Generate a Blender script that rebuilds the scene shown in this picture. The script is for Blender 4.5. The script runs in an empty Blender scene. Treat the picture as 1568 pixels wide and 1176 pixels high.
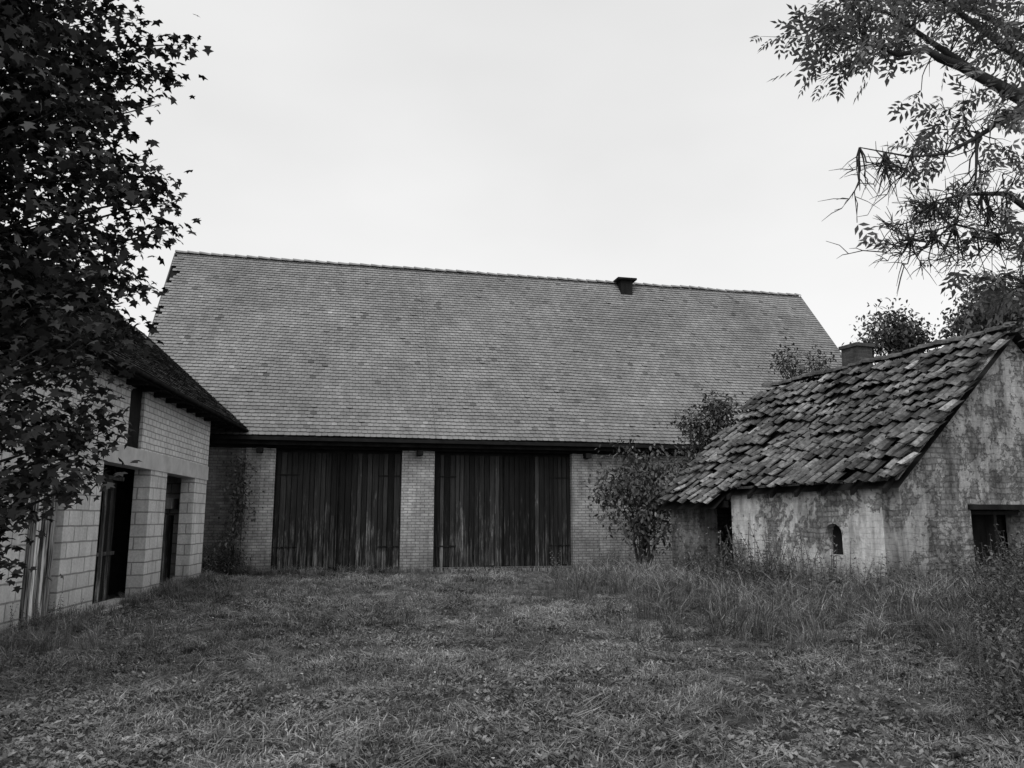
import bpy, math, random
import numpy as np
from mathutils import Vector, Matrix, noise as mn
random.seed(7); rng=np.random.default_rng(7)
scene=bpy.context.scene
scene.view_settings.view_transform='Standard'
scene.view_settings.look='None'
scene.view_settings.exposure=0
COL=scene.collection

# ------------------------------------------------------------ materials
class N:
    def __init__(s,name):
        s.m=bpy.data.materials.new(name); s.m.use_nodes=True
        s.t=s.m.node_tree; s.b=s.t.nodes['Principled BSDF']
        s.b.inputs['Specular IOR Level'].default_value=0.2
    def n(s,t,**k):
        x=s.t.nodes.new(t)
        for a,v in k.items(): setattr(x,a,v)
        return x
    def l(s,a,b): s.t.links.new(a,b)
    def coord(s,kind='Object',stretch=(1,1,1)):
        if kind=='World': o=s.n('ShaderNodeNewGeometry').outputs['Position']
        else: o=s.n('ShaderNodeTexCoord').outputs[kind]
        mp=s.n('ShaderNodeMapping'); mp.inputs['Scale'].default_value=stretch
        s.l(o,mp.inputs['Vector']); return mp.outputs[0]
    def noise(s,vec,scale,detail=6,rough=.6,dist=0):
        x=s.n('ShaderNodeTexNoise'); x.inputs['Scale'].default_value=scale
        x.inputs['Detail'].default_value=detail; x.inputs['Roughness'].default_value=rough
        x.inputs['Distortion'].default_value=dist
        s.l(vec,x.inputs['Vector']); return x.outputs['Fac']
    def mr(s,v,a,b,c,d):
        x=s.n('ShaderNodeMapRange'); s.l(v,x.inputs[0])
        for i,q in zip((1,2,3,4),(a,b,c,d)): x.inputs[i].default_value=q
        return x.outputs[0]
    def math(s,op,a,b):
        x=s.n('ShaderNodeMath',operation=op)
        for i,q in enumerate((a,b)):
            if isinstance(q,(int,float)): x.inputs[i].default_value=q
            else: s.l(q,x.inputs[i])
        return x.outputs[0]
    def mix(s,f,a,b):
        x=s.n('ShaderNodeMix'); x.data_type='FLOAT'
        for i,q in zip((0,2,3),(f,a,b)):
            if isinstance(q,(int,float)): x.inputs[i].default_value=q
            else: s.l(q,x.inputs[i])
        return x.outputs[0]
    def attr(s,name):
        x=s.n('ShaderNodeAttribute'); x.attribute_name=name; return x.outputs['Fac']
    def bump(s,h,dist,strength=1):
        x=s.n('ShaderNodeBump'); x.inputs['Distance'].default_value=dist
        x.inputs['Strength'].default_value=strength
        s.l(h,x.inputs['Height']); s.l(x.outputs[0],s.b.inputs['Normal'])
    def done(s,val,rough=.9):
        c=s.n('ShaderNodeCombineColor')
        for i in range(3): s.l(val,c.inputs[i])
        s.l(c.outputs[0],s.b.inputs['Base Color']); s.b.inputs['Roughness'].default_value=rough
        return s.m
    def matte(s,val,tr=0):
        c=s.n('ShaderNodeCombineColor')
        for i in range(3): s.l(val,c.inputs[i])
        d=s.n('ShaderNodeBsdfDiffuse'); s.l(c.outputs[0],d.inputs['Color']); o=d.outputs[0]
        if tr:
            t=s.n('ShaderNodeBsdfTranslucent'); s.l(c.outputs[0],t.inputs['Color'])
            mx=s.n('ShaderNodeMixShader'); mx.inputs[0].default_value=tr
            s.l(o,mx.inputs[1]); s.l(t.outputs[0],mx.inputs[2]); o=mx.outputs[0]
        s.l(o,s.t.nodes['Material Output'].inputs['Surface']); s.t.nodes.remove(s.b); return s.m
    def bricks(s,c1,c2,mo,bw,rh,ms,wobble=.02):
        tc=s.n('ShaderNodeTexCoord'); sp=s.n('ShaderNodeSeparateXYZ'); s.l(tc.outputs['Object'],sp.inputs[0])
        xy=s.math('ADD',sp.outputs[0],sp.outputs[1]); cb=s.n('ShaderNodeCombineXYZ'); s.l(xy,cb.inputs[0]); s.l(sp.outputs[2],cb.inputs[1])
        wob=s.n('ShaderNodeTexNoise'); wob.inputs['Scale'].default_value=3; s.l(tc.outputs['Object'],wob.inputs['Vector'])
        wa=s.n('ShaderNodeVectorMath',operation='SCALE'); s.l(wob.outputs['Color'],wa.inputs[0]); wa.inputs['Scale'].default_value=wobble
        ad=s.n('ShaderNodeVectorMath',operation='ADD'); s.l(cb.outputs[0],ad.inputs[0]); s.l(wa.outputs[0],ad.inputs[1])
        bt=s.n('ShaderNodeTexBrick'); s.l(ad.outputs[0],bt.inputs['Vector'])
        for k,v in (('Color1',c1),('Color2',c2),('Mortar',mo)): bt.inputs[k].default_value=(v,v,v,1)
        bt.inputs['Scale'].default_value=1; bt.inputs['Brick Width'].default_value=bw
        bt.inputs['Row Height'].default_value=rh; bt.inputs['Mortar Size'].default_value=ms; bt.inputs['Mortar Smooth'].default_value=.2
        cc=s.n('ShaderNodeRGBToBW'); s.l(bt.outputs['Color'],cc.inputs[0])
        return cc.outputs[0],s.math('SUBTRACT',1,bt.outputs['Fac']),sp.outputs[2]

def gmat(name,lo,hi,scale=3,stretch=(1,1,1),tint=False,bump=0,rough=.9,kind='Object',a=.3,b=.7):
    m=N(name); v=m.coord(kind,stretch); f=m.noise(v,scale)
    val=m.mr(f,a,b,lo,hi)
    if tint: val=m.math('MULTIPLY',val,m.attr('tint'))
    if not bump: return m.matte(val)
    m.bump(f,bump)
    return m.done(val,rough)

def brickmat(name,c1,c2,mortar,bw,rh,ms,grime=.5,gs=.8,bump=.006,low=None):
    m=N(name); cc,inv,z0=m.bricks(c1,c2,mortar,bw,rh,ms)
    g=m.noise(m.coord('Object'),gs,8,.7); gv=m.mr(g,.38,.68,1,1-grime)
    g2=m.noise(m.coord('Object',(1,1,.2)),5,7,.65); gv2=m.mr(g2,.42,.72,1.05,1-grime*.7)
    g3=m.noise(m.coord('Object'),22,4); gv3=m.mr(g3,.3,.7,.83,1.12)
    val=m.math('MULTIPLY',m.math('MULTIPLY',m.math('MULTIPLY',cc,gv),gv2),gv3)
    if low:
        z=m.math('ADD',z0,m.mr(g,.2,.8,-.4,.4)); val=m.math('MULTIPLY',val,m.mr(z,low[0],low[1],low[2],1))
    m.bump(m.math('ADD',inv,m.math('MULTIPLY',g3,.4)),bump)
    return m.done(val)

M={}
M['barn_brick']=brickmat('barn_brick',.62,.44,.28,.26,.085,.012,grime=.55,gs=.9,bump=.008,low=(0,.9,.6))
M['darker_brick']=brickmat('darker_brick',.32,.2,.17,.26,.085,.012,grime=.6,gs=1.2,bump=.008,low=(0,.9,.6))  # darker version of the barn brick, for the left wall
M['dark_brick']=brickmat('dark_brick',.12,.07,.1,.25,.08,.011,grime=.6,gs=3)
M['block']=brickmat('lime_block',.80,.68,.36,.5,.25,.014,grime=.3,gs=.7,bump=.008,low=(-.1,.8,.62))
M['block_small']=brickmat('lime_brick',.84,.72,.36,.25,.125,.012,grime=.3,gs=.7,bump=.008)
M['concrete']=gmat('concrete',.42,.62,2.5,bump=.004)
m=N('barn_tile'); v=m.coord('Object'); f=m.noise(v,.4,6,.65); f2=m.noise(m.coord('Object',(1.6,.5,.5)),2.2,5,.7)
val=m.math('MULTIPLY',m.math('MULTIPLY',m.mr(f,.35,.65,.215,.30),m.mr(f2,.32,.68,.86,1.12)),m.attr('tint')); M['tile']=m.matte(val)
M['tile_low']=gmat('annex_tile',.07,.13,.7,tint=True)
m=N('shed_pantile'); v=m.coord('Object'); f=m.noise(v,9,6,.7); fl=m.noise(v,1.0,4,.6)
val=m.math('MULTIPLY',m.math('MULTIPLY',m.mr(f,.35,.65,.04,.16),m.mr(fl,.4,.6,.55,1.25)),m.attr('tint')); m.bump(f,.006); M['pan']=m.done(val)
M['ridge']=gmat('ridge_tile',.2,.38,3)
M['deck']=gmat('roof_deck',.015,.03,3)
M['timber']=gmat('dark_timber',.012,.035,3,(1,1,.3))
M['metal']=gmat('old_metal',.06,.12,4)
M['cable']=gmat('grey_cable',.16,.2,4)
M['bark']=gmat('bark',.025,.07,8,(1,1,.2),bump=.01)

m=N('door_plank'); g=m.noise(m.coord('Object',(5,5,.9)),1.5,9,.75); fg=m.noise(m.coord('Object',(22,22,1.1)),1,8,.75)
spz=m.n('ShaderNodeSeparateXYZ'); tc=m.n('ShaderNodeTexCoord'); m.l(tc.outputs['Object'],spz.inputs[0])
wear_and_shade=m.mr(m.math('ADD',spz.outputs[2],m.mr(g,.3,.7,2.6,-2.4)),.3,1.6,1,0)  # worn lighter low down; the dark top also paints in shade under the eave
wear_and_shade=m.math('MULTIPLY',wear_and_shade,m.mr(fg,.46,.64,0,1))
val=m.math('MULTIPLY',m.mix(wear_and_shade,m.mr(fg,.35,.65,.010,.034),.19),m.attr('tint')); m.bump(fg,.008); M['plank']=m.done(val,.8)
M['pale_plank']=gmat('pale_plank',.03,.42,4,(6,6,.4),tint=True,a=.4,b=.62)

def plaster(name,white,grey,thr,stain):
    m=N(name); v=m.coord('Object')
    n1=m.noise(v,.9,10,.72,.5); n2=m.noise(v,6,8,.75); n3=m.noise(v,35,4)
    br,inv,z0=m.bricks(grey,grey*.6,grey*.5,.27,.1,.014,.1)
    stone=m.math('MULTIPLY',br,m.mr(n2,.35,.65,.5,1.3))
    pl=m.mr(n2,.38,.62,white*.72,white)
    mask=m.mr(m.math('ADD',m.math('MULTIPLY',n1,.65),m.math('MULTIPLY',n2,.35)),thr-.012,thr+.018,1,0)
    val=m.mix(mask,stone,pl)
    st=m.noise(m.coord('Object',(2.5,2.5,.6)),1.6,9,.72); val=m.math('MULTIPLY',val,m.mr(st,.42,.62,1.05,stain))
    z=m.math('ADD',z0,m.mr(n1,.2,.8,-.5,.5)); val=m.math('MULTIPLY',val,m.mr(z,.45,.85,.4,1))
    h=m.math('ADD',m.math('MULTIPLY',mask,1.2),m.math('ADD',m.math('MULTIPLY',inv,.4),m.math('ADD',m.math('MULTIPLY',n3,.35),n2)))
    m.bump(h,.02); return m.done(val)
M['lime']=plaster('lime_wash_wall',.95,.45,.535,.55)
M['gable']=plaster('weathered_render',.50,.34,.50,.45)
M['annex']=plaster('annex_render',.34,.22,.50,.45)

def leafmat(name,lo,hi,tr=.25,scale=1.2):
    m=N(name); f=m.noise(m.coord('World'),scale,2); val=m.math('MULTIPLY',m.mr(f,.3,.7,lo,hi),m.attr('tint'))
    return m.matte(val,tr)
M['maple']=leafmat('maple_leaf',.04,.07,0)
M['ash']=leafmat('ash_leaf',.13,.28,.35)
M['shrub']=leafmat('shrub_leaf',.08,.16,0)
M['weed']=leafmat('weed_leaf',.08,.17,0)
def grassy(name,lo,hi,tint):
    m=N(name); w=m.coord('World'); f1=m.noise(w,.55,7,.75,.9); f2=m.noise(w,3.2,4,.7)
    val=m.math('MULTIPLY',m.mr(f1,.38,.62,lo,hi),m.mr(f2,.34,.66,.6,1.4))
    if tint: return m.matte(m.math('MULTIPLY',val,m.attr('tint')))
    f3=m.noise(w,16,6,.75); val=m.math('MULTIPLY',val,m.mr(f3,.35,.65,.4,1.5)); m.bump(f3,.05)
    return m.done(val,.9)
M['grass']=grassy('grass_blade',.125,.28,True); M['earth']=grassy('soil_and_thatch',.06,.13,False)
M['clover']=grassy('clover_leaf',.13,.22,True)
M['litter']=gmat('dry_leaf',.35,.7,4)

# ------------------------------------------------------------ mesh builder
class MB:
    def __init__(s): s.v=[]; s.f=[]; s.t=[]
    def face(s,pts,t=1):
        i=len(s.v); s.v+= [tuple(p) for p in pts]; s.f.append(tuple(range(i,i+len(pts)))); s.t.append(t)
    def box(s,x0,x1,y0,y1,z0,z1,t=1):
        i=len(s.v)
        s.v+=[(x,y,z) for z in (z0,z1) for y in (y0,y1) for x in (x0,x1)]
        for q in ((0,2,3,1),(4,5,7,6),(0,1,5,4),(2,6,7,3),(0,4,6,2),(1,3,7,5)):
            s.f.append(tuple(i+k for k in q)); s.t.append(t)
    def prism(s,poly,x0,x1,t=1):
        n=len(poly); i=len(s.v)
        s.v+=[(x0,y,z) for y,z in poly]+[(x1,y,z) for y,z in poly]
        s.f.append(tuple(i+k for k in range(n))[::-1]); s.f.append(tuple(i+n+k for k in range(n))); s.t+=[t,t]
        for k in range(n):
            s.f.append((i+k,i+(k+1)%n,i+n+(k+1)%n,i+n+k)); s.t.append(t)
    def tube(s,pts,rad,n=6,t=1):
        pts=[Vector(p) for p in pts]; base=len(s.v)
        for k,p in enumerate(pts):
            d=(pts[min(k+1,len(pts)-1)]-pts[max(k-1,0)])
            if d.length<1e-6: d=Vector((0,0,1))
            d.normalize(); a=Vector((0.31,.9,.1)) if abs(d.z)>.7 else Vector((0,0,1))
            e=d.cross(a).normalized(); g=d.cross(e)
            for j in range(n):
                an=2*math.pi*j/n; q=p+(e*math.cos(an)+g*math.sin(an))*rad[k]; s.v.append(tuple(q))
        for k in range(len(pts)-1):
            for j in range(n):
                s.f.append((base+k*n+j,base+k*n+(j+1)%n,base+(k+1)*n+(j+1)%n,base+(k+1)*n+j)); s.t.append(t)
        s.f.append(tuple(base+(len(pts)-1)*n+j for j in range(n))); s.t.append(t)
    def build(s,name,mat,parent=None,smooth=False,link=True):
        me=bpy.data.meshes.new(name); me.from_pydata(s.v,[],s.f); me.materials.append(mat)
        a=me.attributes.new('tint','FLOAT','FACE'); a.data.foreach_set('value',np.array(s.t,dtype=np.float32))
        if smooth: me.shade_smooth()
        me.update(); o=bpy.data.objects.new(name,me)
        if link: COL.objects.link(o)
        if parent: o.parent=parent
        return o
def empty(name,loc=(0,0,0),rz=0):
    e=bpy.data.objects.new(name,None); e.location=loc; e.rotation_euler=(0,0,rz); COL.objects.link(e); return e

def ngon_mesh(name,V,K,tint,mat,parent=None):
    V=np.asarray(V,dtype=np.float32).reshape(-1,3); nf=len(V)//K
    me=bpy.data.meshes.new(name); me.vertices.add(len(V)); me.vertices.foreach_set('co',V.ravel())
    me.loops.add(len(V)); me.loops.foreach_set('vertex_index',np.arange(len(V),dtype=np.int32))
    me.polygons.add(nf); me.polygons.foreach_set('loop_start',np.arange(0,len(V),K,dtype=np.int32))
    try: me.polygons.foreach_set('loop_total',np.full(nf,K,dtype=np.int32))
    except Exception: pass
    me.update(calc_edges=True); me.validate()
    a=me.attributes.new('tint','FLOAT','FACE'); a.data.foreach_set('value',np.asarray(tint,dtype=np.float32))
    me.materials.append(mat); o=bpy.data.objects.new(name,me); COL.objects.link(o)
    if parent: o.parent=parent
    return o

MAPLE=np.array([(0,0,0),(.02,-.38,-.05),(.32,-.24,0),(.5,-.6,-.1),(.66,-.2,0),(1.05,0,-.12),(.66,.2,0),(.5,.6,-.1),(.32,.24,0),(.02,.38,-.05)])
OVAL=np.array([(0,0,0),(.3,-.24,.04),(.7,-.2,.02),(1,0,-.1),(.7,.2,.02),(.3,.24,.04)])
_c=[]
for k in range(3):
    for sd in (-1,1):
        o=np.array([.12+.33*k,0,-.03*k*k*.3]); L=.5
        d=np.array([.62,sd*.78,-.15]); d/=np.linalg.norm(d); p=np.array([-d[1],d[0],0]);
        _c.append([o,o+d*L*.45-p*L*.2,o+d*L+np.array([0,0,-.06]),o+d*L*.45+p*L*.2])
o=np.array([1.0,0,-.1]); _c.append([o,o+[.2,-.1,0],o+[.52,0,-.08],o+[.2,.1,0]])
COMPOUND=np.array(_c).reshape(-1,3)

def rots(n,yaw=None,droop=(35,22),roll=28):
    y=rng.uniform(0,2*np.pi,n) if yaw is None else yaw
    p=np.radians(rng.normal(droop[0],droop[1],n)); r=np.radians(rng.normal(0,roll,n))
    cy,sy,cp,sp,cr,sr=np.cos(y),np.sin(y),np.cos(p),np.sin(p),np.cos(r),np.sin(r); z=np.zeros(n); o=np.ones(n)
    Rz=np.array([[cy,-sy,z],[sy,cy,z],[z,z,o]]).transpose(2,0,1)
    Ry=np.array([[cp,z,sp],[z,o,z],[-sp,z,cp]]).transpose(2,0,1)
    Rx=np.array([[o,z,z],[z,cr,-sr],[z,sr,cr]]).transpose(2,0,1)
    return Rz@Ry@Rx
def leaves(name,C,size,T,K,mat,parent,tint,yaw=None,droop=(35,22),roll=28):
    C=np.asarray(C); n=len(C); R=rots(n,yaw,droop,roll)
    s=size*rng.uniform(.65,1.25,n)
    V=np.einsum('nij,kj->nki',R,T)*s[:,None,None]+C[:,None,:]
    per=len(T)//K
    t=np.repeat(tint,per)*rng.uniform(.75,1.3,n*per)
    return ngon_mesh(name,V,K,t,mat,parent)

def lobe_points(lobes,dens,clump=.22,per=9,flat=.75):
    out=[];tt=[]
    for (cx,cy,cz,r) in lobes:
        nc=max(3,int(dens*r*r))
        d=rng.normal(size=(nc,3)); d/=np.linalg.norm(d,axis=1)[:,None]
        rad=r*(1-rng.uniform(0,.75,nc)**1.6)*rng.uniform(.8,1.2,nc)
        cc=np.array([cx,cy,cz])+d*rad[:,None]*np.array([1,1,flat if r>1 else 1])
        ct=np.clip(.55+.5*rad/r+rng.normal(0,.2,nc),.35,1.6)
        pts=cc[:,None,:]+rng.normal(size=(nc,per,3))*clump*np.array([1,1,.55])
        out.append(pts.reshape(-1,3)); tt.append(np.repeat(ct,per))
    return np.concatenate(out),np.concatenate(tt)

def wander(a,b,n,j):
    a=Vector(a);b=Vector(b); pts=[]
    L=(b-a).length
    for k in range(n+1):
        f=k/n; w=math.sin(math.pi*f)*L*j
        pts.append(a.lerp(b,f)+Vector((random.uniform(-w,w),random.uniform(-w,w),random.uniform(-w,w)+w*.6)))
    return pts

def tree(name,base,lobes,trunk_r,top,dens,lsize,T,K,mat,clump=.22,per=9,stems=1,droop=(35,22)):
    e=empty(name,base); b=Vector(base); mb=MB()
    for sidx in range(stems):
        off=Vector((random.uniform(-.2,.2),random.uniform(-.15,.15),0))*(stems>1); tpj=Vector((random.uniform(-.5,.5),0,0))*(stems>1)
        tp=Vector(top)-b
        pts=[off+Vector((0,0,-.1))]+[off+(tp+tpj)*f+Vector((random.uniform(-.1,.1),random.uniform(-.1,.1),0)) for f in (.15,.35,.55,.8,1)]
        mb.tube(pts,[trunk_r*q for q in (1.3,1,.85,.65,.4,.12)],8)
    for (cx,cy,cz,r) in lobes:
        c=Vector((cx,cy,cz))-b; f=max(.08,min(.75,(c.z-.8)/max(.1,tp.z)*.7)); st=tp*f
        w=wander(st,c,5,.06); mb.tube(w,[trunk_r*.3*(1-k/6.5)+.005 for k in range(6)],5)
        for q in range(int(5+r*3)):
            d=Vector((random.gauss(0,1),random.gauss(0,1),random.gauss(.2,.8))).normalized()*r*.95
            s0=w[random.randint(2,5)]
            mb.tube(wander(s0,c+d,4,.08),[max(.003,trunk_r*.1*(1-k/5)) for k in range(5)],4)
    mb.build('trunk_and_limbs',M['bark'],e,True)
    P,t=lobe_points(lobes,dens,clump,per); P=P-np.array(base)
    keep=P[:,2]>.15; P=P[keep]; t=t[keep]
    leaves('foliage',P,lsize,T,K,mat,e,t,droop=droop); return e

# ------------------------------------------------------------ roof tiles
def flat_tiles(mb,x0,x1,y0,z0,y1,z1,row,col,thick=.02,skip=None,tv=.07):
    S=Vector((0,y1-y0,z1-z0)); L=S.length; S.normalize(); Nn=Vector((0,-S.z,S.y)) if y1>y0 else Vector((0,S.z,-S.y)); 
    nr=int(L/row); O=Vector((0,y0,z0))
    for i in range(nr+1):
        offs=(i%2)*col*.5; n=int((x1-x0)/col)+1; rt=random.uniform(.94,1.05)
        for j in range(n+1):
            xa=x0+j*col-offs; xb=xa+col*.965; xa=max(xa,x0); xb=min(xb,x1)
            if xb-xa<.03: continue
            d=i*row+random.gauss(0,.004)
            if skip and skip((xa+xb)/2,d): continue
            dl=min(L,d+row*1.3); w=xb-xa; h1=thick*1.7+random.uniform(0,.006)+(random.random()<.012)*.02; h0=.004; tw=random.gauss(0,.0015)
            sag=.03*math.sin(xa*.55+1)*math.sin(d*.33)+.02*mn.noise(Vector((xa*.3,d*.3,0)))
            def P(x,dd,h): return O+Vector((x,0,0))+S*dd+Nn*(h+sag)
            bt=[(xa,d+w*.14),(xa+w*.22,d+.012),(xb-w*.22,d+.012),(xb,d+w*.14)]
            k=len(mb.v)
            mb.v+= [tuple(P(x,dd,h1+tw*(1 if q>1 else -1))) for q,(x,dd) in enumerate(bt)]+[tuple(P(xb,dl,h0)),tuple(P(xa,dl,h0))]+[tuple(P(x,dd,h1-thick)) for x,dd in bt]
            tt=rt*random.gauss(1,tv); tt=max(.5,tt)
            q_=random.random()
            if q_<.01: tt*=.6
            elif q_<.014: tt*=1.3
            mb.f.append((k,k+1,k+2,k+3,k+4,k+5)); mb.t.append(tt)
            for q in range(3): mb.f.append((k+6+q,k+7+q,k+1+q,k+q)); mb.t.append(tt*.3)
def ridge_tiles(mb,x0,x1,y,z,r,step,wave=0):
    x=x0
    while x<x1:
        xe=min(x+step*1.06,x1); k=len(mb.v); n=7; lift=.02+random.uniform(0,.01)
        for (xx,rr) in ((x,r*1.12),(xe,r*.95)):
            for q in range(n):
                a=math.pi*q/(n-1); mb.v.append((xx,y+rr*math.cos(a),z+rr*math.sin(a)*.85+(lift if xx==x else 0)-.02+wave*mn.noise(Vector((xx*.6,0,1)))))
        for q in range(n-1): mb.f.append((k+q,k+q+1,k+n+q+1,k+n+q)); mb.t.append(1)
        mb.f.append(tuple(k+q for q in range(n))); mb.t.append(.6)
        x+=step

# ============================================================ BARN
barn=empty('brick_barn',(0,25,0),math.radians(13))
XL,XR=-11.41,14.47; EZ,RZ=4.02,11.3
mb=MB()
mb.box(2.13,14.2,.6,.95,-.4,3.7)
mb.box(-3.37,-2.36,.56,.95,-.4,3.7); mb.box(-8.0,-7.15,.54,.95,-.4,3.7); mb.box(2.1301,3.0,.54,.599,-.4,3.7)
mb.box(13.85,14.2,.95,11.4,-.4,4.6); mb.box(-10.85,13.85,11.05,11.4,-.4,4.6)
mb.prism([(.6,4.601),(11.4,4.601),(6,11.15)],-11.2,-10.95); mb.prism([(.6,4.601),(11.4,4.601),(6,11.15)],13.95,14.2)
mb.build('walls',M['barn_brick'],barn)
mb=MB(); mb.box(-11.2,-8.0,.6,.95,-.4,3.7); mb.box(-11.2,-10.85,.95,11.4,-.4,4.6); mb.build('darker_walls',M['darker_brick'],barn)
mb=MB(); mb.box(-10.84,13.84,.52,.94,3.702,4.55); mb.box(-11.1,14.1,.2,.3,3.78,3.9)
for x in np.arange(XL+.3,XR,.85): mb.prism([(.04,3.93),(.62,4.62),(.62,4.78),(.0,4.0)],x-.05,x+.05)
for x in (-7.6,-2.85,2.6): mb.box(x-.09,x+.09,.2,.53,3.55,3.7)
mb.build('eave_beam_and_rafters',M['timber'],barn)
mb=MB()
mb.face([(XL,0.02,EZ-.03),(XR,.02,EZ-.03),(XR,6,RZ-.03),(XL,6,RZ-.03)]); mb.face([(XL,12,EZ-.03),(XR,12,EZ-.03),(XR,6,RZ-.03),(XL,6,RZ-.03)])
mb.face([(XL,.03,EZ-.1),(XR,.03,EZ-.1),(XR,.6,EZ+.58),(XL,.6,EZ+.58)])
mb.box(XL,XR,.0,.03,EZ-.12,EZ-.02)
mb.build('roof_boards',M['deck'],barn)
def skip(x,d):
    if x<XL+.16 and 7.3<d<8.4: return True
    if x<XL+.34 and 7.8<d<8.15: return True
    if x<XL+.1 and random.random()<.3: return True
    return False
mb=MB(); flat_tiles(mb,XL,XR,0,EZ,6,RZ,.155,.18,.02,skip)
mb.build('roof_tiles',M['tile'],barn)
mb=MB(); flat_tiles(mb,XL,XR,12,EZ,6,RZ,.3,.36,.02); mb.build('roof_tiles_back',M['tile'],barn)
mb=MB(); ridge_tiles(mb,XL,XR,6,RZ+.02,.11,.42,.05)
mb.build('ridge_tiles',M['ridge'],barn)
mb=MB()
for x in (XL-.01,XR+.01):
    mb.prism([(-.02,EZ-.08),(6,RZ-.1),(12.02,EZ-.08),(12.02,EZ+.03),(6,RZ+.03),(-.02,EZ+.03)],x-.02,x+.02)
mb.build('verge_boards',M['metal'],barn)
mb=MB(); sl=(RZ-EZ)/6
mb.tube([(-2.4,y,EZ+sl*y+.075) for y in (-.02,1.5,3,4.5,6)],[.007]*5,5)
mb.build('lightning_cable',M['cable'],barn)
mb=MB(); mb.box(5.88,6.38,5.5,6.05,RZ-1.2,RZ+.04); mb.box(5.72,6.54,5.38,6.15,RZ+.04,RZ+.12); mb.box(5.98,6.28,5.6,5.95,RZ+.12,RZ+.19)
mb.build('chimney',M['timber'],barn)
def planks(mb,x0,x1,y,z0,z1,wmin=.13,wmax=.2,gap=.004):
    x=x0
    while x<x1-.02:
        w=min(random.uniform(wmin,wmax),x1-x)
        mb.box(x+gap,x+w-gap,y+random.uniform(-.012,.012),y+.03,z0+random.uniform(0,.12)*(random.random()<.6),z1,random.choice((.35,.6,.8,1,1.3,2.0))*random.uniform(.8,1.2)); x+=w
for nm,x0,x1 in (('door',-7.13,-3.39),('door.001',-2.34,2.11)):
    mb=MB(); mid=(x0+x1)/2
    planks(mb,x0,mid-.02,.72,.06,3.6,gap=.011); planks(mb,mid+.02,x1,.72,.06,3.6,gap=.011)
    for a,b in ((x0+.1,mid-.1),(mid+.1,x1-.1)):
        mb.box(a,b,.755,.775,.5,.65,.7); mb.box(a,b,.755,.775,2.8,2.95,.7)
    for zz in (.75,2.9):
        mb.box(x0+.02,x0+.7,.700,.706,zz,zz+.04,.3); mb.box(x1-.7,x1-.02,.700,.706,zz,zz+.04,.3)
    mb.build(nm,M['plank'],barn)
mb=MB(); mb.box(-7.14,-3.38,.8,.86,-.1,3.7); mb.box(-2.35,2.12,.8,.86,-.1,3.7); mb.build('door_backing',M['deck'],barn)
mb=MB(); mb.box(-2.3,2.05,.3,.55,-.1,.14,.6); mb.box(-1.9,1.4,.05,.28,-.1,.1,.8); mb.build('threshold_sleepers',M['pale_plank'],barn)

# ============================================================ LEFT BLOCK BUILDING
ann=empty('lime_block_outbuilding',(-6.93,12.45,0),math.radians(96.9))
T=.32
mb=MB(); mb.box(-2.4,2.5,0,T,2.951,4.5); mb.box(3.3,8.5,0,T,2.951,4.5); mb.build('upper_brick_wall',M['block_small'],ann)
mb=MB()
mb.box(-2.4,-1.1,0,T,-.4,2.6); mb.box(.05,1.47,0,T,-.4,2.6); mb.box(4.0,5.1,0,T,-.4,2.6); mb.box(7.35,8.5,0,T,-.4,2.6)
mb.box(-1.1,.05,0,T,2.15,2.6)
mb.box(-2.4,-2.1,T,7,-.4,4.5); mb.box(8.2,8.5,T,7,-.4,4.5); mb.box(-2.1,8.2,6.7,7,-.4,4.5)
mb.prism([(0,4.501),(7,4.501),(3.5,7.2)],-2.4,-2.15)
mb.build('block_walls',M['block'],ann)
mb=MB(); mb.box(-2.42,8.52,-.02,.34,2.6,2.95); mb.box(1.3,4.0,-.15,.5,-.15,.05); mb.build('concrete_lintel_and_sill',M['concrete'],ann)
mb=MB(); ea=4.24; sp_=.84
def az(y): return ea+sp_*(y+.4)
X0,X1=-2.7,13.2
mb.face([(X0,-.4,ea-.03),(X1,-.4,ea-.03),(X1,3.5,az(3.5)-.03),(X0,3.5,az(3.5)-.03)])
mb.face([(X0,7.4,ea-.03),(X1,7.4,ea-.03),(X1,3.5,az(3.5)-.03),(X0,3.5,az(3.5)-.03)])
mb.box(X0,11.3,-.42,-.38,ea-.12,ea-.02); mb.face([(X0,-.38,ea-.11),(11.3,-.38,ea-.11),(11.3,.0,ea-.03),(X0,.0,ea-.03)])
for x in np.arange(X0+.1,11,.8): mb.box(x,x+.1,-.37,.02,ea-.16,ea-.06)
mb.box(-2,8.1,.35,6.6,2.75,2.9); mb.box(-2,8.1,1.5,1.6,-.1,2.75); mb.box(1.5,1.6,.4,1.5,-.1,2.75); mb.box(5.0,5.1,.4,1.5,-.1,2.75)
mb.box(2.51,2.9,.05,.1,2.97,4.35); mb.box(2.91,3.29,.06,.1,2.97,4.35)  # near-black boards added in the slit, standing for the shade inside
mb.build('roof_boards_partitions_slit_fill',M['deck'],ann)
mb=MB(); flat_tiles(mb,X0,X1,-.42,ea-.01,3.5,az(3.5),.16,.19,.02,tv=.15); mb.build('roof_tiles',M['tile_low'],ann)
mb=MB(); ridge_tiles(mb,X0,X1-1.5,3.5,az(3.5)+.02,.11,.4); mb.build('ridge_tiles',M['ridge'],ann)
mb=MB(); mb.tube([(X0,-.46,ea-.04),(11.1,-.46,ea-.08)],[.045,.045],8); mb.build('gutter',M['timber'],ann,True)
mb=MB(); planks(mb,-1.08,.03,.1,-.02,2.13,.12,.2); mb.build('plank_door',M['pale_plank'],ann)
mb=MB(); planks(mb,1.6,3.95,.62,.02,2.35,.15,.22)
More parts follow.
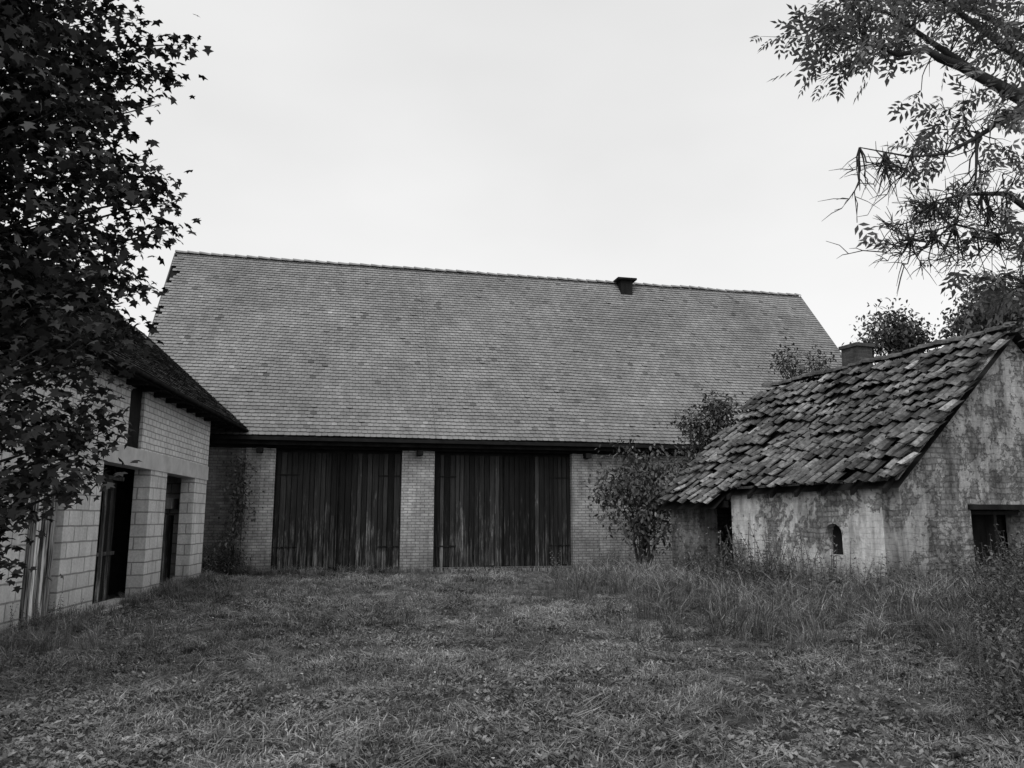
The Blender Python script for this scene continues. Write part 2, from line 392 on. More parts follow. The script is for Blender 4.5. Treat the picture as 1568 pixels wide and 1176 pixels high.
mb.box(3.2,3.27,.55,.6,0,2.45,4); mb.box(2.3,2.36,.55,.6,0,2.4,2); mb.box(1.6,3.98,.5,.56,2.36,2.44,4); mb.box(1.6,3.95,.57,.61,.9,.97,2)
mb.build('double_door',M['plank'],ann)
mb=MB(); mb.box(5.15,7.9,.5,.55,1.85,2.1,5); mb.box(6.4,6.5,.5,.57,0,2.55,.7); planks(mb,6.5,7.9,.6,.02,1.7,.15,.2); mb.build('plank_partition',M['plank'],ann)
mb=MB(); mb.box(-2.05,8.15,.34,6.65,-.2,-.02); mb.build('floor',M['deck'],ann)

# ============================================================ SHED
shed=empty('rendered_stone_shed',(4.0,20.3,0),math.radians(-69.75))
k=(5.15-2.2)/3.2
def sz(y): return 2.2+k*y if y<3.2 else 5.15-k*(y-3.2)
WX0,WX1=.15,7.05
mb=MB()
mb.box(2.25,5.2,.2,.6,-.4,2.32); mb.box(5.64,WX1-.4,.2,.6,-.4,2.32); mb.box(5.2,5.64,.2,.6,-.4,.94)
arch=[(5.42+.22*math.cos(a),1.32+.2*math.sin(a)) for a in np.linspace(0,math.pi,9)]
i=len(mb.v)
for yy in (.2,.6):
    for (ax,azz) in arch: mb.v.append((ax,yy,azz))
    for (ax,azz) in arch: mb.v.append((ax,yy,2.32))
n=9
for q in range(n-1):
    mb.f.append((i+q,i+q+1,i+n+q+1,i+n+q)); mb.f.append((i+2*n+q,i+3*n+q,i+3*n+q+1,i+2*n+q+1)); mb.f.append((i+q,i+2*n+q,i+2*n+q+1,i+q+1)); mb.t+=[1,1,1]
mb.build('limewashed_wall',M['lime'],shed)
mb=MB(); mb.box(.1,1.25,-.06,.5,-.4,1.9); mb.box(1.25,2.25,.55,.6,2.0,2.32); mb.box(.1,.5,.5,6.1,-.4,2.3); mb.build('corner_pier',M['annex'],shed)
mb=MB()
mb.box(.5,WX1-.4,5.8,6.2,-.4,2.3)
g0,g1=WX1-.4,WX1
mb.box(g0,g1,.2,1.81,-.4,2.3); mb.box(g0,g1,3.15,6.2,-.4,2.3); mb.box(g0,g1,1.81,3.15,-.4,.76); mb.box(g0,g1,1.81,3.15,1.77,2.3)
mb.prism([(.2,2.301),(6.2,2.301),(3.2,5.05)],g0,g1); mb.prism([(.2,2.301),(6.2,2.301),(3.2,5.05)],.1,.5)
mb.build('rendered_walls',M['gable'],shed)
mb=MB()
mb.box(g0+.1,g1-.12,1.83,3.13,.78,.85); mb.box(g0+.1,g1-.12,1.83,3.13,1.68,1.75); mb.box(g0+.1,g1-.12,1.83,1.9,.85,1.68); mb.box(g0+.1,g1-.12,2.5,2.57,.85,1.68)
mb.box(5.21,5.63,.36,.40,.94,1.5); mb.box(1.2,2.3,.0,.1,1.86,2.0); mb.box(g1,g1+.04,1.75,3.2,1.77,1.86)  # first box: dark panel added in the arch, standing for interior shade
mb.box(1.2,2.2,1.0,1.05,-.2,2.3) ; mb.box(g0-.15,g0-.1,1.2,3.6,.2,2.2)  # dark sheets added behind door gap and gable window as interior shade
mb.build('window_frames_and_shade_sheets',M['timber'],shed)
RX0,RX1=-.15,7.3
mb=MB()
mb.face([(2.3,0.05,sz(0.05)-.12),(RX1-.1,0.05,sz(0.05)-.12),(RX1-.1,3.2,5.02),(2.3,3.2,5.02)]); mb.face([(RX0,-.27,sz(-.27)-.12),(2.3,-.27,sz(-.27)-.12),(2.3,3.2,5.02),(RX0,3.2,5.02)])
mb.face([(RX0,6.5,sz(6.5)-.06),(RX1-.05,6.5,sz(6.5)-.06),(RX1-.05,3.2,5.08),(RX0,3.2,5.08)])
for x in np.arange(2.4,7.2,.75): mb.prism([(-.02,2.03),(.3,2.33),(.3,2.43),(-.02,2.13)],x,x+.09)
mb.build('roof_boards',M['deck'],shed)
def pantiles(mb,x0,x1,ya,side,row,col,rows,xtot=(-.15,7.3)):
    S=Vector((0,side,k)).normalized(); Nn=Vector((0,-side*S.z,abs(S.y))) 
    O=Vector((0,ya,sz(ya))); prof=[(0,.0),(.1,.038),(.26,.05),(.42,.034),(.56,.004),(.8,-.008),(1.02,.004)]
    nc=int((x1-x0)/col)
    for i in range(rows):
        for j in range(nc):
            if random.random()<.018 or (i==0 and random.random()<.07) or (x1>7 and j==nc-1 and random.random()<.18): continue
            xa=x0+j*col+random.gauss(0,.015); d0=i*row+random.gauss(0,.035)+.035*math.sin(j*.4+i)+.10*mn.noise(Vector((xa*.8,i*.4,8))); ln=row*1.26
            if i<1 and random.random()<.4: d0+=random.uniform(0,.1)
            if random.random()<.035: d0-=random.uniform(.05,.14)
            sk=random.gauss(.03,.035); lift=.045+random.uniform(0,.05)+(random.random()<.08)*.05
            xf=(xa-xtot[0])/(xtot[1]-xtot[0])
            sag=-.17*math.sin(max(0,min(1,xf))*math.pi)*math.sin(math.pi*min(1,i/rows)*.9)+.13*mn.noise(Vector((xa*.7,i*.35,3)))+.05
            kk=len(mb.v); ti=random.gauss(0,.012)
            for (dd,l,s2) in ((d0,lift,0),(d0+ln,.0,sk)):
                for (px,ph) in prof: mb.v.append(tuple(O+Vector((xa+px*col+s2,0,0))+S*dd+Nn*(ph+l+sag+ti*(px-.5)*2)))
            for (px,ph) in prof: mb.v.append(tuple(O+Vector((xa+px*col,0,0))+S*(d0+.004)+Nn*(ph+lift-.022+sag+ti*(px-.5)*2)))
            t=max(.35,random.gauss(1,.3)); n=len(prof)
            if random.random()<.06: t*=1.7
            for q in range(n-1):
                mb.f.append((kk+q,kk+q+1,kk+n+q+1,kk+n+q)); mb.t.append(t*(1.35 if 0<q<4 else .45)); mb.f.append((kk+2*n+q,kk+2*n+q+1,kk+q+1,kk+q)); mb.t.append(t*.2)  # shading painted into tint: light roll crowns, dark troughs and front edges
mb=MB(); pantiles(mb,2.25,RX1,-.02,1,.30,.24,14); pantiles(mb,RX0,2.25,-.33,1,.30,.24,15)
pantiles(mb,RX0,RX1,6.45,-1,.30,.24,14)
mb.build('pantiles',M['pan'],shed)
mb=MB(); ridge_tiles(mb,RX0,RX1,3.2,5.17,.12,.4,.16)
mb.build('ridge_tiles',M['pan'],shed)
mb=MB(); mb.box(2.85,3.35,3.1,3.55,4.6,5.6); mb.box(2.81,3.39,3.06,3.6,5.6,5.68); mb.build('chimney',M['dark_brick'],shed)

# ============================================================ GROUND
def gz(x,y):
    h=.035*math.sin(.6*x+.3*y)+.03*math.sin(.9*y-.4*x+1)
    h+=.35*max(0,min(1,(x-3.5-.12*(y-6))/4))*max(0,min(1,(19-y)/6))
    if abs(x)>40 or abs(y)>60: return 0
    return h
def axis(a,b,st):
    inner=list(np.arange(a,b,st)); out=[-600,-300,-150,-80,-50] ; hi=[60,90,150,300,600]
    return [q for q in out if q<a-1]+inner+[q for q in hi if q>b+1]
xs=axis(-14,18,.35); ys=axis(0,32,.35)
V=[(x,y,gz(x,y)+.012*mn.noise(Vector((x*2,y*2,0)))) for y in ys for x in xs]; nx=len(xs)
F=[(j*nx+i,j*nx+i+1,(j+1)*nx+i+1,(j+1)*nx+i) for j in range(len(ys)-1) for i in range(nx-1)]
mb=MB(); mb.v=V; mb.f=F; mb.t=[1]*len(F); mb.build('ground',M['earth'],None,True)

# ============================================================ SCATTER
def source(coll,name,mbs,mat):
    for i,mb in enumerate(mbs):
        o=mb.build('%s_%02d'%(name,i),mat,None,False,link=False); coll.objects.link(o)
def tuft(nb,hmin,hmax,spread,width,lean,flat=0):
    mb=MB()
    d0=random.uniform(0,6.283)
    for _ in range(nb):
        a=random.uniform(0,6.283); r=spread*math.sqrt(random.random()); x,y=r*math.cos(a),r*math.sin(a)
        h=random.uniform(hmin,hmax); d=random.uniform(0,6.283) if not flat else d0+random.gauss(0,.6); ln=abs(random.gauss(0,lean))*h; w=width*random.uniform(.6,1.3)
        if flat: ln=h*random.uniform(1,2.2); h*=.5
        dx,dy=math.cos(d),math.sin(d); px,py=-dy*w,dx*w; t=random.uniform(.5,1.6)
        p=[(0,0),(ln*.4,.65*h),(ln*1.3,h*random.uniform(.7,1))]
        k=len(mb.v)
        mb.v+=[(x-px*.7,y-py*.7,0),(x+px*.7,y+py*.7,0),(x+dx*p[1][0]-px,y+dy*p[1][0]-py,p[1][1]),(x+dx*p[1][0]+px,y+dy*p[1][0]+py,p[1][1]),(x+dx*p[2][0],y+dy*p[2][0],p[2][1])]
        mb.f+=[(k,k+1,k+3,k+2),(k+2,k+3,k+4)]; mb.t+=[t*.7,t*1.1]
    return mb
def weed(ns=(3,5),ls=1.0):
    mb=MB(); 
    for s in range(random.randint(*ns)):
        bx,by=random.gauss(0,.12),random.gauss(0,.12); h=random.uniform(.6,1.1); lx,ly=random.gauss(0,.12),random.gauss(0,.12)
        pt=lambda f:Vector((bx+lx*f*f,by+ly*f*f,h*f))
        mb.tube([pt(0),pt(.35),pt(.7),pt(1)],[.007,.006,.005,.002],3,.9)
        for q in range(11):
            f=.15+.85*q/10; 
            for sd in (0,math.pi):
                a=sd+q*1.57+random.gauss(0,.3); L=ls*random.uniform(.07,.15)*(1.25-f*.7); o=pt(f)
                d=Vector((math.cos(a),math.sin(a),random.uniform(-.5,.25))).normalized(); sdv=d.cross(Vector((0,0,1))).normalized()*L*.27
                t=random.uniform(.6,1.5)
                mb.face([o,o+d*L*.4-sdv,o+d*L+Vector((0,0,-L*.25)),o+d*L*.4+sdv],t)
    return mb
def rosette():
    mb=MB()
    for c_ in range(6):
        ox,oy=random.gauss(0,.09),random.gauss(0,.09); n=random.randint(4,7)
        for q in range(n):
            a=6.283*q/n+random.gauss(0,.3); L=random.uniform(.018,.05); w=L*random.uniform(.18,.35); up=random.uniform(.3,1.2)
            d=Vector((math.cos(a),math.sin(a),up)).normalized(); s=Vector((-math.sin(a),math.cos(a),0))*w; o=Vector((ox,oy,random.uniform(0,.03))); t=random.uniform(.6,1.5)
            mb.face([o,o+d*L*.5-s,o+d*L*1.1-Vector((0,0,L*.2)),o+d*L*.5+s],t)
    return mb
cg=bpy.data.collections.new('lawn_tufts'); source(cg,'tuft',[tuft(48,.025,.085,.17,.0035,.9) for _ in range(5)]+[tuft(46,.04,.10,.18,.0035,1,1) for _ in range(3)],M['grass'])
ct=bpy.data.collections.new('tall_tufts'); source(ct,'tall',[tuft(50,.2,.55,.12,.004,.55) for _ in range(5)],M['grass'])
cw=bpy.data.collections.new('weed_plants'); source(cw,'weed',[weed() for _ in range(4)]+[weed((1,3),.6) for _ in range(4)],M['weed'])
cr_=bpy.data.collections.new('rosette_plants'); source(cr_,'rosette',[rosette() for _ in range(5)],M['clover'])
cl=bpy.data.collections.new('litter_leaves')
lm=MB(); lm.face([(0,0,0),(.015,-.012,.006),(.035,-.01,.0),(.05,0,.008),(.035,.012,.004),(.015,.012,0)]); source(cl,'litter',[lm],M['litter'])

def scatter(name,P,scl,idx,coll,tilt=.12):
    me=bpy.data.meshes.new(name); me.from_pydata([tuple(p) for p in P],[],[]); n=len(P)
    a=me.attributes.new('rot','FLOAT_VECTOR','POINT'); R=np.stack([rng.normal(0,tilt,n),rng.normal(0,tilt,n),rng.uniform(0,6.283,n)],1); a.data.foreach_set('vector',R.astype(np.float32).ravel())
    a=me.attributes.new('scl','FLOAT','POINT'); a.data.foreach_set('value',np.asarray(scl,dtype=np.float32))
    a=me.attributes.new('idx','INT','POINT'); a.data.foreach_set('value',np.asarray(idx,dtype=np.int32))
    o=bpy.data.objects.new(name,me); COL.objects.link(o)
    g=bpy.data.node_groups.new(name+'_nodes','GeometryNodeTree')
    g.interface.new_socket(name='Geometry',in_out='INPUT',socket_type='NodeSocketGeometry'); g.interface.new_socket(name='Geometry',in_out='OUTPUT',socket_type='NodeSocketGeometry')
    gi=g.nodes.new('NodeGroupInput'); go=g.nodes.new('NodeGroupOutput'); ip=g.nodes.new('GeometryNodeInstanceOnPoints'); ci=g.nodes.new('GeometryNodeCollectionInfo')
    ci.inputs['Collection'].default_value=coll; ci.inputs['Separate Children'].default_value=True; ci.inputs['Reset Children'].default_value=True
    def na(nm,dt):
        x=g.nodes.new('GeometryNodeInputNamedAttribute'); x.data_type=dt; x.inputs['Name'].default_value=nm
        return [q for q in x.outputs if q.enabled and q.name=='Attribute'][0]
    L=g.links.new
    L(gi.outputs[0],ip.inputs['Points']); L(ci.outputs[0],ip.inputs['Instance']); ip.inputs['Pick Instance'].default_value=True
    L(na('idx','INT'),ip.inputs['Instance Index']); L(na('rot','FLOAT_VECTOR'),ip.inputs['Rotation']); L(na('scl','FLOAT'),ip.inputs['Scale'])
    L(ip.outputs[0],go.inputs[0]); md=o.modifiers.new('scatter','NODES'); md.node_group=g; return o

def blocked(x,y):
    lx=(x)*.9744+(y-25)*.225; ly=-x*.225+(y-25)*.9744
    if ly>.6 and -11.2<lx<14.2: return True
    s=(x+6.93)*-.12+(y-12.45)*.9928; w=(x+6.93)*-.9928+(y-12.45)*-.12
    if w>.0 and -2.4<s<8.5: return True
    p=(x-4)*.346+(y-20.3)*-.938; q=(x-4)*.938+(y-20.3)*.346
    if q>-.08 and .1<p<7.05 and q<6.3: return True
    return False
P=[];S=[]
def addgrass(n,x0,x1,y0,y1,s0,s1):
    for _ in range(n):
        x=random.uniform(x0,x1); y=random.uniform(y0,y1)
        if blocked(x,y): continue
        nz=mn.noise(Vector((x*.6,y*.6,5)))+.6*mn.noise(Vector((x*2,y*2,9)))
        if nz<-.35 and random.random()<.45: continue
        P.append((x,y,gz(x,y)-.005)); S.append(random.uniform(s0,s1)*max(.45,1+.8*nz))
addgrass(5400,-6,7,4.0,10.5,.7,1.2); addgrass(4500,-9,9,10.5,17,.85,1.4); addgrass(4500,-12,12,17,27,1.0,1.6); addgrass(700,-12,-6,2,10,1,1.6); addgrass(700,6,14,2,14,1,1.6); addgrass(500,-8,8,-4,4,1,1.5)
scatter('lawn_grass',P,S,np.array([random.randint(0,7) for _ in P]),cg)
P=[];S=[]
for _ in range(3600):
    y=4.5+12*random.random()**1.4; x=random.uniform(-.7,.7)*y
    if mn.noise(Vector((x*.9,y*.9,2)))<-.1 or blocked(x,y): continue
    P.append((x,y,gz(x,y)+.015)); S.append(random.uniform(.7,1.5))
scatter('clover_plants',P,S,np.array([random.randint(0,4) for _ in P]),cr_)
P=[];S=[]
def tall(x,y,s):
    if not blocked(x,y): P.append((x,y,gz(x,y)-.01)); S.append(s)
for _ in range(200):
    s=random.uniform(-2.4,9); w=-abs(random.gauss(.1,.22)); tall(-6.93-.12*s-.9928*w,12.45+.9928*s-.12*w,random.uniform(.3,.75))
for _ in range(420):
    lx=random.uniform(-10,13); ly=.5-abs(random.gauss(0,.4)); 
    tall(.9744*lx-.225*ly,25+.225*lx+.9744*ly,random.uniform(.35,.8)*(.6 if -2.4<lx<2 else 1))
for _ in range(1200):
    p=random.uniform(-1,9.5); q=-abs(random.gauss(0,1.5)); x=4+.346*p+.938*q; y=20.3-.938*p+.346*q; tall(x,y,random.uniform(.4,1.3)*random.choice((.6,1,1.1)))
for _ in range(1100):
    y=random.uniform(4,13); x=3.4+.28*(y-4)+abs(random.gauss(0,1.6)); tall(x,y,random.uniform(.4,1.15)*min(1,.35+(x-3.2-.28*(y-4))*.5))
for _ in range(260): tall(random.uniform(-6,5),random.uniform(5,22),random.uniform(.2,.45))
for _ in range(180):
    y=random.uniform(6,12); tall(-6.2+random.gauss(0,.6),y,random.uniform(.3,.7))
scatter('tall_grass',P,S,np.array([random.randint(0,4) for _ in P]),ct)
P=[];S=[];I=[]
def wd(x,y,s,i=None):
    if not blocked(x,y): P.append((x,y,gz(x,y)-.01)); S.append(s); I.append(random.randint(0,7) if i is None else i)
for _ in range(120):
    p=random.uniform(2.0,7.4); q=-.15-abs(random.gauss(0,.6)); wd(4+.346*p+.938*q,20.3-.938*p+.346*q,random.uniform(.4,1.05))
for _ in range(45):
    p=random.gauss(4,1.2); q=-.4-abs(random.gauss(0,.4)); wd(4+.346*p+.938*q,20.3-.938*p+.346*q,random.uniform(1.0,1.6),random.randint(4,7))
for _ in range(110):
    q=random.uniform(-.3,5); p=7.3+abs(random.gauss(0,.8)); wd(4+.346*p+.938*q,20.3-.938*p+.346*q,random.uniform(.4,1.05))
for _ in range(360):
    y=random.uniform(6.5,13); x=.555*y+abs(random.gauss(0,1.0)); wd(x,y,random.uniform(.4,1.1)*min(1,.45+(x-.555*y)*.9))
for _ in range(45): wd(2.2+random.gauss(.6,.7),22.3+random.gauss(0,.5),random.uniform(.4,.9))
for _ in range(40):
    lx=random.uniform(-9.5,-7.6); wd(.9744*lx,25+.225*lx-random.uniform(-.3,.4),random.uniform(.5,1.1))
for _ in range(10):
    s=random.uniform(-2.4,0.2); wd(-6.93-.12*s+.15+random.random()*.3,12.45+.9928*s,random.uniform(.3,.6))
scatter('nettle_weeds',P,S,np.array(I),cw)
P=[(x,y,gz(x,y)+.06) for x,y in [(random.uniform(-5,5),random.uniform(5,16)) for _ in range(130)]]
scatter('fallen_leaves',P,rng.uniform(.4,.9,len(P)),np.zeros(len(P)),cl,.4)

# ============================================================ LEFT MAPLE
TR=Vector((-5.6,7.2,0))
prof=[(.8,.7),(1.25,1.05),(1.6,1.2),(1.9,1.5),(2.3,1.65),(2.9,1.72),(3.6,1.82),(4.3,1.88),(4.8,1.98),(5.35,1.85),(5.75,1.65),(6.4,1.7),(6.9,1.5),(7.2,1.3),(8.0,1.0),(8.8,.5)]
pz=[a for a,b in prof]; pr=[b for a,b in prof]
e=empty('maple_tree',TR); mb=MB()
mb.tube([(0,0,-.1),(0.02,0,.8),(-.03,.05,2.2),(.05,0,4),(0,.05,6),(0.05,0,8.4)],[.24,.18,.15,.12,.07,.02],10)
C=[];TT=[]
for i in range(2000):
    z=random.uniform(.95,8.7); R=np.interp(z,pz,pr); a=random.uniform(0,6.283)
    rr=R*(1-random.random()**1.7*.85)-.12
    nn=mn.noise(Vector((math.cos(a)*1.6,math.sin(a)*1.6,z*1.3))); rr*=1+.2*nn
    c=Vector((rr*math.cos(a),rr*math.sin(a),z))
    if i%6==0: 
        st=Vector((0,0,max(.7,z-rr*.55))); mb.tube(wander(st,c,4,.05),[.03,.022,.015,.009,.004],4)
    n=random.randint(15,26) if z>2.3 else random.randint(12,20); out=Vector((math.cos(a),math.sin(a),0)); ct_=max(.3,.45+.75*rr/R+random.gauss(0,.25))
    for q in range(n):
        C.append(c+out*random.gauss(0,.13)+Vector((random.gauss(0,.13),random.gauss(0,.13),random.gauss(0,.08)))); TT.append(ct_)
for (x,y,z,m_) in ((1.95,.9,6.8,80),(1.9,.9,6.45,80),(1.75,.9,6.1,40),(1.85,.9,5.1,80),(2.0,1.0,4.7,90),(1.95,1.0,5.0,50),(1.75,.8,3.4,40),(1.5,1.1,5.5,40),(1.75,.9,4.0,60),(1.65,.8,2.55,50),(1.6,.7,2.1,50)):
    c=Vector((x,y,z)); mb.tube(wander((0.3,.2,z-.9),c,5,.04),[.03,.022,.016,.012,.008,.003],4)
    dr=Vector((x,y,.6)).normalized()
    for q in range(m_): C.append(c-dr*random.uniform(-.05,.6)+Vector((random.gauss(0,.08),random.gauss(0,.08),random.gauss(0,.09)))); TT.append(1.1)
mb.build('trunk_and_limbs',M['bark'],e,True)
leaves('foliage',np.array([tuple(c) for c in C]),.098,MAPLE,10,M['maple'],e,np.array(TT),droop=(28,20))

# ============================================================ RIGHT TREE
e=empty('ash_tree',(5.35,6.3,0)); B=Vector((5.35,6.3,0)); mb=MB()
def W(*p): return Vector(p)-B
mb.tube([W(5.35,6.3,-.1),W(5.3,6.3,1),W(5.35,6.25,2.4),W(5.2,6.3,3.6),W(5.3,6.4,5.2),W(5.2,6.4,7),W(5.3,6.3,8.2)],[.25,.19,.17,.15,.11,.07,.02],10)
limbs=[]
def limb(pts,r0,r1):
    P=[W(*p) for p in pts]; n=len(P); mb.tube(P,[r0+(r1-r0)*i/(n-1) for i in range(n)],7); limbs.extend(P[1:])
    for a,b in zip(P[:-1],P[1:]): limbs.append((a+b)/2)
limb([(5.2,6.3,3.6),(4.75,6.15,4.4),(4.3,6.0,4.88),(4.1,6.02,5.03),(3.9,6,5.13),(3.7,6.02,5.27),(3.5,5.98,5.32),(3.38,5.95,5.38),(3.15,5.95,5.33),(2.85,5.9,5.42)],.075,.012)
limb([(4.3,6.0,4.88),(4.0,6.02,4.85),(3.85,6,4.70),(3.72,6,4.62),(3.45,5.95,4.47),(3.15,5.9,4.42),(2.75,5.9,4.5)],.03,.004)
limb([(3.75,6,4.66),(3.74,6.02,4.45),(3.7,6,4.25),(3.78,6,4.05)],.015,.005)
limb([(3.75,6,5.24),(3.5,6.1,5.55),(3.2,6.1,5.8),(2.9,6.1,5.9)],.03,.008)
limb([(5.25,6.35,4.6),(4.7,6.3,5.2),(4.3,6.3,5.6),(3.9,6.3,5.95),(3.5,6.3,6.3)],.06,.01)
limb([(5.2,6.3,3.4),(4.7,6.2,3.7),(4.3,6.1,3.95),(4.0,6.1,4.2),(3.6,6.0,4.15),(3.3,5.9,4.05)],.045,.005)
limb([(4.3,6.1,3.95),(3.9,6.1,3.85),(3.5,6.0,3.9),(3.1,5.9,3.75)],.02,.003)
limb([(5.3,6.3,2.9),(4.8,6.3,3.2),(4.3,6.2,3.4),(4.0,6.2,3.55)],.05,.01)
limb([(5.3,6.4,5.2),(5.0,6.9,6.0),(4.6,7.2,6.6),(4.2,7.2,7.0)],.05,.01)
limb([(5.3,6.4,5.2),(5.8,6.0,6.0),(6.2,5.7,6.8)],.05,.01)
limb([(5.2,6.4,6.2),(5.0,5.9,6.8),(4.7,5.6,7.3)],.04,.01)
LP=[];LY=[];LT=[]
def cluster(x,y,z,rx,rz,nt,leafy,per=3):
    c=W(x,y,z)
    for _ in range(nt):
        d=Vector((random.gauss(0,.55)*rx,random.gauss(0,.55)*rx,random.gauss(0,.55)*rz)); tgt=c+d
        near=sorted(limbs,key=lambda q:(q-tgt).length+random.uniform(0,.25))[0]
        pts=wander(near,tgt,6,.09); bare=leafy<.5
        if bare: pts=[p_+Vector((0,0,-.12*math.sin(math.pi*q/6))) for q,p_ in enumerate(pts)]
        g_=1.25 if bare else 1
        mb.tube(pts,[q*g_ for q in (.0055,.005,.0042,.0035,.003,.0024,.0015)],4)
        dr=(tgt-near); yaw0=math.atan2(dr.y,dr.x); drn=dr.normalized() if dr.length>1e-4 else Vector((-1,0,0))
        for sub in range(5 if bare else 2):
            s0=pts[random.randint(1,5)]; dd=(drn+Vector((random.gauss(0,.6),random.gauss(0,.6),random.gauss(0,.6)))).normalized()*random.uniform(.08,.26); tip=s0+dd
            mb.tube([s0,s0+dd*.5+Vector((0,0,.012)),tip],[.003*g_,.0024*g_,.0013],4)
            if random.random()<leafy*.7:
                LP.append(tip); LY.append(yaw0+random.gauss(0,.9)); LT.append(random.uniform(.6,1.3))
        if random.random()<leafy:
            for q in range(per):
                LP.append(pts[6-min(3,q)]+Vector((random.gauss(0,.03),)*3)); LY.append(yaw0+random.gauss(0,1.1)); LT.append(random.uniform(.5,1.35))
cluster(2.56,5.95,5.62,.32,.28,18,1); cluster(2.9,6,5.72,.4,.3,18,1); cluster(3.4,6,5.78,.45,.3,20,1)
cluster(3.95,6,5.75,.5,.35,28,1); cluster(2.72,5.9,5.25,.28,.16,14,1); cluster(3.2,6,5.4,.25,.15,6,1); cluster(4.3,6.1,5.4,.35,.3,11,1)
cluster(3.5,6,4.92,.3,.12,11,1); cluster(3.9,6,4.8,.32,.25,13,1); cluster(4.15,6,4.4,.25,.22,9,.7)
cluster(3.3,5.95,4.58,.35,.16,14,.5); cluster(2.85,5.9,4.42,.28,.14,16,.0); cluster(3.05,5.95,4.05,.34,.22,30,.03); cluster(3.5,6,4.1,.4,.3,46,.08); cluster(3.9,6.1,3.85,.35,.3,46,.12); cluster(3.2,5.95,3.75,.3,.14,20,0)
cluster(4.1,6.2,3.45,.3,.2,20,.9); cluster(3.8,6.1,3.35,.22,.1,10,.8); cluster(4.5,6.3,3.5,.4,.5,30,1)
cluster(3.6,6.3,6.4,.6,.4,36,1); cluster(4.3,7.1,7.1,.8,.5,50,1); cluster(6.2,5.7,6.8,.9,.6,60,1); cluster(4.7,5.6,7.2,.8,.5,50,1); cluster(5.3,6.3,8,.8,.5,50,1); cluster(5.4,6.3,6,.8,.8,60,1)
mb.build('trunk_and_twigs',M['bark'],e,True)
leaves('foliage',np.array([tuple(p) for p in LP]),.15,COMPOUND,4,M['ash'],e,np.array(LT),yaw=np.array(LY),droop=(14,28),roll=35)

# ============================================================ SHRUBS AND BACK TREES
def lob(cx,cy,cz,R,n,rr):
    out=[]
    for _ in range(n):
        d=Vector((random.gauss(0,1),random.gauss(0,1),random.gauss(0,1))).normalized()*random.uniform(.3,1)
        out.append((cx+d.x*R[0],cy+d.y*R[1],cz+d.z*R[2],rr*random.uniform(.6,1.3)))
    return out
tree('elder_bush',(3.7,22.4,0),lob(3.55,22.4,2.3,(1.1,.7,1.2),22,.45)+[(4.1,22.3,1.2,.5),(4.5,22.4,1.9,.5),(2.6,22.4,2.5,.45),(2.8,22.4,1.6,.4),(3.2,22.4,3.6,.35),(3.4,22.4,1.2,.4)],.045,(3.6,22.4,2.8),90,.14,OVAL,6,M['shrub'],clump=.18,per=7,stems=6,droop=(40,25))
tree('elder_bush.001',(5.8,23.6,0),lob(6.0,23.6,4.4,(.9,.5,1.0),14,.45)+lob(5.5,23.6,2.4,(.9,.5,1.3),14,.5),.07,(5.9,23.6,4.6),90,.13,OVAL,6,M['shrub'],clump=.16,per=8,stems=2)
tree('young_tree',(9.0,23.6,0),lob(8.9,23.6,6.15,(1.4,.6,.6),17,.32),.08,(8.9,23.6,6.2),60,.12,OVAL,6,M['shrub'],clump=.15,per=6)
tree('plum_tree',(11.7,23.6,0),lob(11.65,23.6,7.05,(.95,.8,.8),17,.5),.12,(11.7,23.6,7.1),100,.14,OVAL,6,M['shrub'],clump=.18,per=8)
tree('pear_tree',(14.4,22.5,0),lob(14.4,22.5,7.0,(1.7,1.6,1.6),20,.65),.2,(14.4,22.5,8),100,.15,OVAL,6,M['shrub'],clump=.2,per=9)
tree('ivy_plant',(-8.0,23.3,0),[( -8.0+random.uniform(-.28,.28),23.25,z,.3) for z in np.arange(.5,3.5,.28)],.02,(-8.0,23.4,3.2),110,.12,OVAL,6,M['weed'],clump=.15,per=8)
for i,(x,y,h) in enumerate(((-22,34,9),(-27,22,10),(24,40,9),(27,24,9))):
    tree('linden_tree',(x,y,0),lob(x,y,h*.62,(3,3,h*.3),16,1.5),.25,(x,y,h*.85),45,.35,OVAL,6,M['shrub'],clump=.4,per=9)

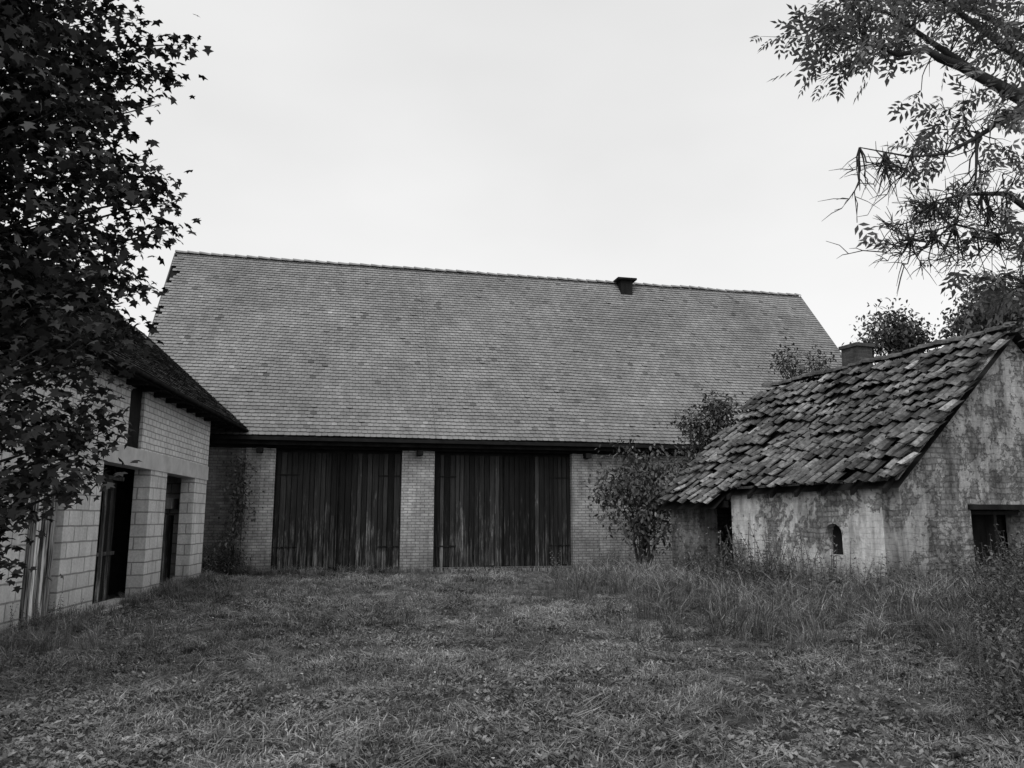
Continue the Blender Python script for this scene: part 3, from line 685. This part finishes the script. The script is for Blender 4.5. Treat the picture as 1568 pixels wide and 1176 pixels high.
# ============================================================ LIGHT, SKY, CAMERA
w=bpy.data.worlds.new('World'); scene.world=w; w.use_nodes=True; t=w.node_tree; t.nodes.clear()
out=t.nodes.new('ShaderNodeOutputWorld'); add=t.nodes.new('ShaderNodeAddShader')
sky=t.nodes.new('ShaderNodeTexSky'); sky.sky_type='NISHITA'; sky.sun_disc=False; sky.sun_elevation=math.radians(48); sky.sun_rotation=math.radians(200)
bw=t.nodes.new('ShaderNodeRGBToBW'); b1=t.nodes.new('ShaderNodeBackground'); b1.inputs[1].default_value=.05
t.links.new(sky.outputs[0],bw.inputs[0]); t.links.new(bw.outputs[0],b1.inputs[0])
tc=t.nodes.new('ShaderNodeTexCoord'); mp=t.nodes.new('ShaderNodeMapping'); mp.inputs['Scale'].default_value=(1,1,2.2)
no=t.nodes.new('ShaderNodeTexNoise'); no.inputs['Scale'].default_value=1.6; no.inputs['Detail'].default_value=4; no.inputs['Roughness'].default_value=.5
mr=t.nodes.new('ShaderNodeMapRange'); mr.inputs[1].default_value=.3; mr.inputs[2].default_value=.7; mr.inputs[3].default_value=.66; mr.inputs[4].default_value=.78
b2=t.nodes.new('ShaderNodeBackground'); b2.inputs[1].default_value=1
t.links.new(tc.outputs['Generated'],mp.inputs[0]); t.links.new(mp.outputs[0],no.inputs['Vector']); t.links.new(no.outputs['Fac'],mr.inputs[0]); t.links.new(mr.outputs[0],b2.inputs[0])
t.links.new(b1.outputs[0],add.inputs[0]); t.links.new(b2.outputs[0],add.inputs[1]); t.links.new(add.outputs[0],out.inputs[0])
sl_=bpy.data.lights.new('sun','SUN'); sl_.energy=1.1; sl_.angle=math.radians(30); sl_.color=(1,1,1)
so=bpy.data.objects.new('sun',sl_); so.rotation_euler=(math.radians(42),0,math.radians(-20)); COL.objects.link(so)
cam=bpy.data.cameras.new('camera'); cam.sensor_width=36; cam.lens=28.0; cam.clip_end=2000; cam.clip_start=.05
co=bpy.data.objects.new('camera',cam); co.location=(0,0,1.6); co.rotation_euler=(math.radians(90+9.63),0,0); COL.objects.link(co); scene.camera=co
